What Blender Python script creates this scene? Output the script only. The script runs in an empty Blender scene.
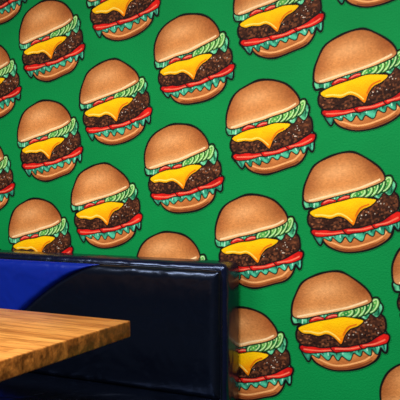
import bpy, bmesh, math, numpy as np
from mathutils import Vector, Matrix
S=bpy.context.scene
F_PX=713.0; TH=math.radians(26.5); PITCH=math.radians(-0.8); D=2.66; H=1.204
# ---------- helpers ----------
def lin(c):
    c=np.array(c,float)/255.0
    return np.where(c<=0.04045,c/12.92,((c+0.055)/1.055)**2.4)
def L4(c): return tuple(lin(c))+(1,)
def newmat(n):
    m=bpy.data.materials.new(n);m.use_nodes=True;return m,m.node_tree.nodes,m.node_tree.links,m.node_tree.nodes['Principled BSDF']
GREEN=(0,134,66)
def link(o,parent=None):
    S.collection.objects.link(o)
    if parent: o.parent=parent
    return o
def meshobj(n,verts,faces,mat=None,parent=None,smooth=False):
    me=bpy.data.meshes.new(n);me.from_pydata([tuple(v) for v in verts],[],[tuple(f) for f in faces]);me.update()
    if mat: me.materials.append(mat)
    if smooth:
        for p in me.polygons:p.use_smooth=True
    return link(bpy.data.objects.new(n,me),parent)
def box(n,x0,x1,y0,y1,z0,z1,mat,parent=None,bev=0,seg=3):
    bm=bmesh.new();bmesh.ops.create_cube(bm,size=1)
    for v in bm.verts: v.co=Vector(((x0+x1)/2+v.co.x*(x1-x0),(y0+y1)/2+v.co.y*(y1-y0),(z0+z1)/2+v.co.z*(z1-z0)))
    if bev: bmesh.ops.bevel(bm,geom=bm.edges[:],offset=bev,segments=seg,profile=0.5,affect='EDGES')
    me=bpy.data.meshes.new(n);bm.to_mesh(me);bm.free();me.materials.append(mat)
    if bev:
        for p in me.polygons:p.use_smooth=True
    return link(bpy.data.objects.new(n,me),parent)
def empty(n):
    o=bpy.data.objects.new(n,None);return link(o)
# ---------- painted wall material ----------
def paint_mat(n,attr):
    m,N,K,b=newmat(n)
    g=N.new('ShaderNodeNewGeometry')
    no=N.new('ShaderNodeTexNoise');no.inputs['Scale'].default_value=5.0;no.inputs['Detail'].default_value=8
    K.new(g.outputs['Position'],no.inputs['Vector'])
    mr=N.new('ShaderNodeMapRange');mr.inputs['To Min'].default_value=0.82;mr.inputs['To Max'].default_value=1.14
    K.new(no.outputs['Fac'],mr.inputs['Value'])
    if attr:
        a=N.new('ShaderNodeAttribute');a.attribute_name='Col';src=a.outputs['Color']
    else:
        a=N.new('ShaderNodeRGB');a.outputs[0].default_value=L4(GREEN);src=a.outputs[0]
    vm=N.new('ShaderNodeVectorMath');vm.operation='SCALE'
    K.new(src,vm.inputs[0]);K.new(mr.outputs[0],vm.inputs['Scale']);K.new(vm.outputs[0],b.inputs['Base Color'])
    n2=N.new('ShaderNodeTexNoise');n2.inputs['Scale'].default_value=140;n2.inputs['Detail'].default_value=3
    K.new(g.outputs['Position'],n2.inputs['Vector'])
    bp=N.new('ShaderNodeBump');bp.inputs['Strength'].default_value=0.45;bp.inputs['Distance'].default_value=0.004
    K.new(n2.outputs['Fac'],bp.inputs['Height']);K.new(bp.outputs[0],b.inputs['Normal'])
    b.inputs['Roughness'].default_value=0.7;b.inputs['Specular IOR Level'].default_value=.12
    return m
M_wall=paint_mat('green_wall_paint',False);M_mural=paint_mat('mural_paint',True)
# ---------- burger painting ----------
def smooth(pts,n=8,closed=True):
    P=np.array(pts,float);m=len(P);out=[]
    rng=range(m) if closed else range(m-1)
    for i in rng:
        if closed:p0,p1,p2,p3=P[i-1],P[i],P[(i+1)%m],P[(i+2)%m]
        else:p0,p1,p2,p3=P[max(i-1,0)],P[i],P[i+1],P[min(i+2,m-1)]
        for k in range(n):
            t=k/n;out.append(0.5*((2*p1)+(-p0+p2)*t+(2*p0-5*p1+4*p2-p3)*t*t+(-p0+3*p1-3*p2+p3)*t**3))
    if not closed: out.append(P[-1])
    return np.array(out)
def dist(P,poly,closed=True):
    A=poly if closed else poly[:-1];B=np.roll(poly,-1,0) if closed else poly[1:]
    d=np.full(len(P),1e9);ins=np.zeros(len(P),bool)
    for a,b in zip(A,B):
        ab=b-a;t=np.clip(((P-a)@ab)/max(ab@ab,1e-9),0,1)
        q=P-a-t[:,None]*ab
        d=np.minimum(d,q[:,0]**2+q[:,1]**2)
        if closed:
            c=((a[1]>P[:,1])!=(b[1]>P[:,1]))
            xi=(b[0]-a[0])*(P[:,1]-a[1])/((b[1]-a[1]) if abs(b[1]-a[1])>1e-9 else 1e-9)+a[0]
            ins^=c&(P[:,0]<xi)
    d=np.sqrt(d)
    return np.where(ins,-d,d) if closed else d
def vnoise(P,s,seed):
    r=np.random.RandomState(seed);T=r.rand(64,64)
    q=P/s+1000;i=np.floor(q).astype(int);f=q-i;f=f*f*(3-2*f)
    g=lambda a,b:T[a%64,b%64]
    x,y=i[:,0],i[:,1]
    return (g(x,y)*(1-f[:,0])+g(x+1,y)*f[:,0])*(1-f[:,1])+(g(x,y+1)*(1-f[:,0])+g(x+1,y+1)*f[:,0])*f[:,1]
STEP=0.5;UNIT=0.00367;BLK=(7,7,10);OW=.35
def burger_mesh(seed):
    rs=np.random.RandomState(seed)
    xs=np.arange(-58,58.01,STEP);ys=np.arange(-60,60.01,STEP)
    X,Y=np.meshgrid(xs,ys);G=np.stack([X.ravel(),Y.ravel()],1)
    ang=math.radians(12)
    c,s=math.cos(-ang),math.sin(-ang)
    P=G@np.array([[c,s],[-s,c]])
    P=P+1.6*np.stack([vnoise(G,22,seed)-.5,vnoise(G,22,seed+9)-.5],1)*2
    N=len(P);col=np.tile(lin(BLK),(N,1));sdU=np.full(N,1e9)
    px,py=P[:,0],P[:,1]
    AA=STEP*0.65
    def cov(sd):return np.clip(0.5-sd/(2*AA),0,1)[:,None]
    def put(m,cc):
        nonlocal col
        cc=lin(cc) if not isinstance(cc,np.ndarray) else cc
        col=col*(1-m)+cc*m
    def shape(pts,cc,ow=0.9,sil=True,n=6):
        nonlocal sdU
        poly=smooth(pts,n);sd=dist(P,poly)
        if sil: sdU=np.minimum(sdU,sd)
        put(cov(sd-ow-OW),BLK);put(cov(sd),cc);return sd
    def stroke(pts,cc,w,clip=None):
        d=dist(P,smooth(pts,5,False),False);m=cov(d-w)
        if clip is not None:m=m*cov(clip)
        put(m,cc)
    def grad(c0,c1,t):
        t=np.clip(t,0,1)[:,None];return lin(c0)*(1-t)+lin(c1)*t
    def blob(x,y,r,cc,clip=None,asp=1.0):
        m=cov(np.hypot(px-x,(py-y)*asp)-r)
        if clip is not None:m=m*cov(clip)
        put(m,cc)
    nz=vnoise(P,5,seed+3);nf=vnoise(P,1.7,seed+4);nm=vnoise(P,3,seed+6)
    # bottom bun
    sd=shape([(-34,-24),(-35,-33),(-29,-43),(-15,-49),(6,-50.5),(23,-47.5),(34,-39),(37,-24),(20,-18),(-20,-18)],
       grad((220,138,72),(156,80,34),(-py-30)/20+0.35*(nz-.5)),.8)
    stroke([(-29,-38),(-15,-44),(4,-45.5),(21,-43),(31,-36)],(240,170,106),.9,sd+1)
    stroke([(-24,-45),(-8,-49),(12,-49),(26,-45)],(120,58,26),.8,sd+.4)
    # lower lettuce frill
    top=[(-43,-20),(-20,-17),(0,-16),(20,-16),(44,-18)]
    xk=[46,43,38,34,29,25,19,15,9,4,-2,-7,-13,-18,-24,-28,-34,-38,-43,-46]
    fr=[]
    for i,x in enumerate(xk):
        base=-32.5-4.5*math.cos(x/46*1.35)
        fr.append((x+rs.uniform(-1.2,1.2),base+(-rs.uniform(1,4.5) if i%2 else rs.uniform(1,3.5))))
    fr[0]=(46,-24);fr[-1]=(-45,-25)
    gt=np.clip(.5+.5*np.sin(px*.55+5*nz+py*.3),0,1)
    sd=shape(top+fr,grad((84,200,160),(8,112,84),gt*.8+.35*nm-.1),.9)
    for i in range(14):
        x=43-86*i/13+rs.uniform(-1,1);d=rs.uniform(-3,3)
        stroke([(x,-26),(x+d*.5,-30),(x+d,-34)],(176,238,210) if i%2 else (4,54,46),.55,sd+.9)
    # tomato slices
    yb=lambda x:-26-4.2*math.cos(x/46*1.35)
    for (x0,x1) in ((-45,-6),(-12,25),(17,48)):
        xm=(x0+x1)/2
        sd=shape([(x0,yb(x0)+5),(x0+2,yb(x0)-1),((x0+xm)/2,yb(xm)-1.4),(xm,yb(xm)-2),((x1+xm)/2,yb(xm)-1),(x1-2,yb(x1)-1),(x1,yb(x1)+5),(xm,yb(xm)+9)],
           grad((232,30,20),(172,10,12),nz*1.1),.9)
        stroke([(x0+3,yb(x0)+1.6),(xm,yb(xm)+.2),(x1-4,yb(x1)+1)],(250,120,92),.7,sd+.3)
    # patty
    fleck=np.clip((nf-.4)*2.6,0,1)*np.clip(nm*1.7-.2,0,1)
    sd=shape([(-42,-4),(-46,-9),(-46,-16),(-41,-21),(-30,-22.5),(-22,-25),(-8,-25.5),(2,-27),(14,-26),(26,-25),(36,-21.5),(45,-18),(47.5,-10),(46,-3),(36,3),(0,3),(-36,0)],
       grad((42,20,14),(124,70,42),fleck*.85+.35*np.clip(1-np.abs(py+9)/9,0,1)*nz),1.0)
    for _ in range(50):
        blob(rs.uniform(-44,45),rs.uniform(-24,-2),rs.uniform(.5,1.5),(146,88,56) if rs.rand()<.5 else (20,8,7),sd+1.5,1.4)
    for _ in range(18):
        blob(rs.uniform(-4,43),rs.uniform(-20,-5),rs.uniform(.3,.55),(246,230,210),sd+1)
    # upper lettuce under the bun
    up=[(-42,13),(0,16),(34,18),(44,13)]
    k=15;fr=[]
    for i in range(k+1):
        x=47.5-94*i/k;fr.append((x,-.5+(-rs.uniform(1,4) if i%2 else rs.uniform(.5,2.5))))
    fr[0]=(48,6);fr[-1]=(-47,3)
    sd=shape(up+fr,grad((110,216,160),(12,120,80),gt*.8+.4*nm-.1),.9)
    for i in range(17):
        x=-43+5.4*i;stroke([(x,10),(x+1,5),(x-1,-1)],(190,244,214) if i%2 else (4,58,42),.55,sd+.7)
    # tomato and onion rings peeking out
    for (x0,x1,yy) in ((-30,-14,2.0),(-12,6,2.2)):
        xm=(x0+x1)/2
        s2=shape([(x0,yy),(x0+5,yy+2.6),(xm,yy+3.2),(x1-5,yy+2.6),(x1,yy),(x1-3,yy-4),(xm,yy-5),(x0+3,yy-4)],grad((226,36,24),(180,14,12),nz),.7)
        stroke([(x0+3,yy+.9),(xm,yy+2.0),(x1-3,yy+.9)],(250,140,112),.55,s2+.3)
    # pickles fanned on the right
    for (x,y,a) in ((39.5,9,.85),(32,8.4,.75),(25,7.2,.62),(17.5,6.2,.5),(10,5.5,.4)):
        ca,sa=math.cos(a),math.sin(a)
        pts=[(x+ca*8.8*math.cos(t)-sa*4.8*math.sin(t),y+sa*8.8*math.cos(t)+ca*4.8*math.sin(t)) for t in np.linspace(0,2*math.pi,9)[:-1]]
        sd=shape(pts,grad((126,200,92),(30,136,60),nz*1.2),.75,n=4)
        put(cov(np.abs(sd+1.4)-.5),(206,240,172))
        for t in (-.5,0,.5): blob(x+ca*7*t,y+sa*7*t,.6,(214,236,164))
    # cheese
    cs=[(-43,-3.5),(-39,-8.5),(-31,-9.5),(-23,-12),(-15,-12),(-9,-16),(-3.6,-23.5),(-1.6,-23.5),(3,-16.5),(10,-10.5),(18,-8),(25,-4),(19,-1),(8,1.2),(-8,0.2),(-22,-.2),(-34,-1)]
    sd=shape(cs,grad((255,200,0),(240,132,0),(-py-5)/18+.25*nz),1.0)
    stroke([(-38,-6.8),(-31,-7.6),(-22,-10),(-14,-10),(-8,-14),(-3,-20.5)],(255,232,110),.5,sd+.2)
    stroke([(2,-16),(9,-9),(17,-6.5)],(214,104,4),.8,sd+.2)
    # top bun
    base=grad((242,186,124),(208,134,72),(py-5)/15)
    dk=grad((212,138,76),(150,80,36),(np.hypot(px+6,(py-18)*1.05)-18)/24)
    w=np.clip((py-12)/14,0,1)[:,None]
    bc=base*(1-w)+dk*w
    side=np.clip((np.abs(px+3)-24)/22,0,1)[:,None]*.6
    bc=bc*(1-side)+lin((154,82,38))*side
    hl=np.exp(-(((px+8)/16)**2+((py-34)/7)**2))[:,None]*.5
    bc=bc*(1-hl)+lin((240,178,120))*hl
    bc=bc*(0.88+.24*nf[:,None])
    sd=shape([(-45,9),(-45.5,18),(-41.5,30),(-32,41),(-18,48),(-1,50.5),(14,47.5),(27,39.5),(35.5,29),(39,19),(37.5,13.5),(25,11.5),(6,9),(-16,7),(-34,6)],bc,1.1)
    stroke([(-41,8.6),(-20,9.2),(4,11.2),(22,13.6),(34.5,15.6)],(252,216,166),.9,sd+.4)
    # outer outline and wall blend
    out=sdU-(1.8+1.0*vnoise(P,12,seed+5))
    ol=cov(-(sdU-0.3));col=col*(1-ol)+lin(BLK)*ol
    a=cov(out);col=lin(GREEN)*(1-a)+col*a
    a=a[:,0].reshape(X.shape)
    keep=(np.maximum.reduce([a[:-1,:-1],a[1:,:-1],a[:-1,1:],a[1:,1:]])>0)
    idx=np.arange(N).reshape(X.shape)
    F=np.stack([idx[:-1,:-1][keep],idx[:-1,1:][keep],idx[1:,1:][keep],idx[1:,:-1][keep]],1)
    used=np.unique(F);mp=-np.ones(N,int);mp[used]=np.arange(len(used))
    V=[(g[0]*UNIT,0,g[1]*UNIT) for g in G[used]]
    me=bpy.data.meshes.new('burger_painting_%d'%seed);me.from_pydata(V,[],mp[F].tolist());me.update()
    ca=me.color_attributes.new('Col','FLOAT_COLOR','POINT')
    cc=np.ones((len(used),4),np.float32);cc[:,:3]=np.clip(col[used],0,1);ca.data.foreach_set('color',cc.ravel())
    me.materials.append(M_mural);return me
meshes=[burger_mesh(s) for s in (11,23,37)]
mural=empty('burger_mural');n=0
O=np.array((-2.091,1.895));a_=np.array((.339,-.298));b_=np.array((-.38,-.16))
off={(0,0):(-.013,.006),(1,1):(.015,0),(2,1):(-.008,-.002),(1,-1):(.008,-.001),(2,-1):(.008,-.001),(4,0):(-.005,.005)}
for a in range(-5,9):
    for b in range(-7,7):
        p=O+a*a_+b*b_+np.array(off.get((a,b),(0,0)))
        if -4.0<p[0]<1.6 and 0.3<p[1]<2.6:
            n+=1;o=link(bpy.data.objects.new('painted_burger_%d'%n,meshes[(a*2+b)%3]),mural);o.location=(p[0],-0.0015,p[1])
# ---------- room ----------
def plain(n,c,rough=.7,scale=6,var=.1):
    m,N,K,b=newmat(n);no=N.new('ShaderNodeTexNoise');no.inputs['Scale'].default_value=scale;no.inputs['Detail'].default_value=6
    tc=N.new('ShaderNodeTexCoord');K.new(tc.outputs['Object'],no.inputs['Vector'])
    r_=N.new('ShaderNodeValToRGB');l=lin(c);r_.color_ramp.elements[0].color=tuple(l*(1-var))+(1,);r_.color_ramp.elements[1].color=tuple(np.minimum(l*(1+var),1))+(1,)
    K.new(no.outputs['Fac'],r_.inputs[0]);K.new(r_.outputs[0],b.inputs['Base Color']);b.inputs['Roughness'].default_value=rough;return m
M_cream=plain('charcoal_paint',(70,72,80));M_ceil=plain('ceiling_paint',(110,110,110));M_floor=plain('floor_concrete',(56,54,52),.5)
box('wall_back',-4.2,1.8,0,0.1,0,2.8,M_wall)
box('wall_left',-4.3,-4.2,-5,0.1,0,2.8,M_cream);box('wall_right',1.8,1.9,-5,0.1,0,2.8,M_cream);box('wall_front',-4.3,1.9,-5.1,-5,0,2.8,M_cream)
box('floor',-4.3,1.9,-5.1,0.1,-0.1,0,M_floor);box('ceiling',-4.3,1.9,-5.1,0.1,2.8,2.9,M_ceil)
# ---------- vinyl booth ----------
def vinyl(n,c,rough=.28,spec=.5):
    m,N,K,b=newmat(n);tc=N.new('ShaderNodeTexCoord')
    v=N.new('ShaderNodeTexVoronoi');v.inputs['Scale'].default_value=420;K.new(tc.outputs['Object'],v.inputs['Vector'])
    no=N.new('ShaderNodeTexNoise');no.inputs['Scale'].default_value=7;no.inputs['Distortion'].default_value=.4;K.new(tc.outputs['Object'],no.inputs['Vector'])
    bp=N.new('ShaderNodeBump');bp.inputs['Strength'].default_value=.1;bp.inputs['Distance'].default_value=.001;K.new(v.outputs['Distance'],bp.inputs['Height'])
    bp2=N.new('ShaderNodeBump');bp2.inputs['Strength'].default_value=.5;bp2.inputs['Distance'].default_value=.03;K.new(no.outputs['Fac'],bp2.inputs['Height']);K.new(bp.outputs[0],bp2.inputs['Normal'])
    K.new(bp2.outputs[0],b.inputs['Normal']);b.inputs['Base Color'].default_value=L4(c);b.inputs['Roughness'].default_value=rough
    b.inputs['Specular Tint'].default_value=(.45,.6,1,1);b.inputs['Specular IOR Level'].default_value=spec
    return m
M_blk=vinyl('black_vinyl',(4,7,17),.26,.6);M_blue=vinyl('blue_vinyl',(8,32,136),.3,.6);M_pip=vinyl('piping_vinyl',(5,6,14),.22);M_navy=vinyl('navy_vinyl',(7,11,34),.24,.7)
booth=empty('booth_bench')
XR=-1.138;XL=-3.7;TOP=0.918;YB=-0.004;SZ=.39
box('back_frame',XL,XR,-0.150,YB,0.10,TOP,M_navy,booth,0.03,6)
def tube(n,pts,rad,mat,parent):
    cu=bpy.data.curves.new(n,'CURVE');cu.dimensions='3D';cu.bevel_depth=rad;cu.bevel_resolution=4
    sp=cu.splines.new('POLY');sp.points.add(len(pts)-1)
    for q,p in zip(sp.points,pts):q.co=(*p,1)
    cu.materials.append(mat);return link(bpy.data.objects.new(n,cu),parent)
Z0,Z1=SZ-.01,TOP-0.027
def seam(z):
    d=max(Z1-z,0);return -1.69-0.395*(d/.19)**.62
def panel(n,xa,xb,mat,nu=50,nv=40):
    V=[];F=[]
    for j in range(nv+1):
        z=Z0+(Z1-Z0)*(1-(1-j/nv)**1.6);A=xa(z);B=xb(z)
        for i in range(nu+1):
            x=A+(B-A)*i/nu
            e=max(min((x-A)*1.0,(B-x)*1.0,Z1-z,z-Z0),0);k=min(e/0.04,1);bul=0.028*math.sqrt(1-(1-k)**2)
            V.append((x,-0.149-bul,z))
    w=nu+1
    for j in range(nv):
        for i in range(nu):F.append((j*w+i,j*w+i+1,(j+1)*w+i+1,(j+1)*w+i))
    return meshobj(n,V,F,mat,booth,True)
panel('blue_back_panel',lambda z:XL+.02,seam,M_blue,100)
panel('black_back_panel',seam,lambda z:XR-0.022,M_blk,120)
tube('seam_piping',[(seam(z),-0.150,z) for z in Z1-(Z1-Z0)*np.linspace(0,1,60)**1.8],0.004,M_pip,booth)
tube('top_piping',[(XL+.02,-0.150,Z1),(XR-.05,-0.150,Z1),(XR-.03,-0.150,Z1-.006),(XR-.022,-0.150,Z1-.025),(XR-.022,-0.150,SZ)],0.005,M_pip,booth)
box('seat_cushion',XL,XR-.01,-0.62,-0.13,SZ-.12,SZ,M_blk,booth,0.03,5)
box('seat_base',XL+.01,XR-.03,-0.57,-0.02,0.10,SZ-.115,M_blk,booth,0.005)
box('toe_kick',XL+.03,XR-.05,-0.52,-0.05,0.0,0.105,M_pip,booth)
# ---------- table ----------
m,N,K,b=newmat('butcher_block_wood');M_wood=m
tc=N.new('ShaderNodeTexCoord')
br=N.new('ShaderNodeTexBrick');br.inputs['Scale'].default_value=1;br.inputs['Brick Width'].default_value=.45;br.inputs['Row Height'].default_value=.05;br.inputs['Mortar Size'].default_value=.0006;br.inputs['Mortar'].default_value=L4((110,60,24))
br.inputs['Color1'].default_value=L4((220,154,78));br.inputs['Color2'].default_value=L4((188,120,54));K.new(tc.outputs['Object'],br.inputs['Vector'])
m2=N.new('ShaderNodeMapping');m2.inputs['Scale'].default_value=(4,55,55);K.new(tc.outputs['Object'],m2.inputs[0])
no=N.new('ShaderNodeTexNoise');no.inputs['Scale'].default_value=1.2;no.inputs['Detail'].default_value=9;no.inputs['Distortion'].default_value=1.0;K.new(m2.outputs[0],no.inputs['Vector'])
rp=N.new('ShaderNodeValToRGB');rp.color_ramp.elements[0].position=.34;rp.color_ramp.elements[0].color=(.40,.27,.18,1);rp.color_ramp.elements[1].position=.62;rp.color_ramp.elements[1].color=(1,1,1,1);K.new(no.outputs['Fac'],rp.inputs[0])
mx=N.new('ShaderNodeMix');mx.data_type='RGBA';mx.blend_type='MULTIPLY';mx.inputs['Factor'].default_value=.85
K.new(br.outputs['Color'],mx.inputs['A']);K.new(rp.outputs[0],mx.inputs['B'])
# end grain soaks up more oil, so it is darker and mottled
ge=N.new('ShaderNodeNewGeometry');sx=N.new('ShaderNodeSeparateXYZ');K.new(ge.outputs['True Normal'],sx.inputs[0])
n3=N.new('ShaderNodeTexNoise');n3.inputs['Scale'].default_value=40;n3.inputs['Detail'].default_value=6;K.new(tc.outputs['Object'],n3.inputs['Vector'])
r3=N.new('ShaderNodeValToRGB');r3.color_ramp.elements[0].position=.38;r3.color_ramp.elements[0].color=(.22,.14,.09,1);r3.color_ramp.elements[1].position=.66;r3.color_ramp.elements[1].color=(.72,.58,.45,1);K.new(n3.outputs['Fac'],r3.inputs[0])
ms=N.new('ShaderNodeMath');ms.operation='ABSOLUTE';K.new(sx.outputs['X'],ms.inputs[0])
m3=N.new('ShaderNodeMix');m3.data_type='RGBA';m3.blend_type='MULTIPLY';K.new(ms.outputs[0],m3.inputs['Factor']);K.new(mx.outputs['Result'],m3.inputs['A']);K.new(r3.outputs[0],m3.inputs['B'])
K.new(m3.outputs['Result'],b.inputs['Base Color']);b.inputs['Roughness'].default_value=.32
M_metal=plain('dark_metal',(70,72,76),.4);M_metal.node_tree.nodes['Principled BSDF'].inputs['Metallic'].default_value=.8
table=empty('dining_table')
TX=-1.29;TY=-0.60
box('tabletop',TX-1.22,TX,TY-.76,TY,0.703,0.76,M_wood,table,0.005,3)
def cyl(n,x,y,z0,z1,r1,r2,mat,parent):
    bm=bmesh.new();bmesh.ops.create_cone(bm,cap_ends=True,segments=40,radius1=r1,radius2=r2,depth=z1-z0)
    bmesh.ops.translate(bm,vec=(x,y,(z0+z1)/2),verts=bm.verts);me=bpy.data.meshes.new(n);bm.to_mesh(me);bm.free();me.materials.append(mat)
    for p in me.polygons:p.use_smooth=len(p.vertices)==4
    return link(bpy.data.objects.new(n,me),parent)
cx,cy=TX-.42,TY-.42
box('mount_plate',cx-.25,cx+.25,cy-.04,cy+.04,.685,.703,M_metal,table,.003);box('mount_plate_cross',cx-.04,cx+.04,cy-.25,cy+.25,.684,.7025,M_metal,table,.003)
cyl('pedestal',cx,cy,.03,.69,.04,.04,M_metal,table);cyl('base_disc',cx,cy,0,.035,.27,.24,M_metal,table)
# ---------- lights ----------
def fixture(n,x,y,sx,sy,power,col):
    e=empty(n);fr=plain(n+'_frame_mat',(200,200,200))
    box('frame',x-sx/2-.03,x+sx/2+.03,y-sy/2-.03,y+sy/2+.03,2.775,2.8,fr,e,.004)
    l=bpy.data.lights.new(n+'_lamp','AREA');l.shape='RECTANGLE';l.size=sx;l.size_y=sy;l.energy=power;l.color=col
    o=link(bpy.data.objects.new('lamp',l),e);o.location=(x,y,2.77)
fixture('ceiling_light',-0.5,-2.0,1.2,.5,108,(1,.955,.89))
fixture('ceiling_light',-2.4,-2.1,1.2,.5,72,(1,.955,.89))
fixture('ceiling_light',-1.2,-4.2,1.2,.5,74,(.88,.92,1))
w=bpy.data.worlds.new('World');S.world=w;w.use_nodes=True;w.node_tree.nodes['Background'].inputs[0].default_value=(.4,.45,.5,1);w.node_tree.nodes['Background'].inputs[1].default_value=.2
S.view_settings.view_transform='Standard'
# ---------- camera ----------
cd=bpy.data.cameras.new('camera');cam=link(bpy.data.objects.new('camera',cd));cam.location=(0,-D,H)
cam.rotation_euler=(math.pi/2+PITCH,0,TH);cd.sensor_width=36;cd.lens=36*F_PX/400;S.camera=cam
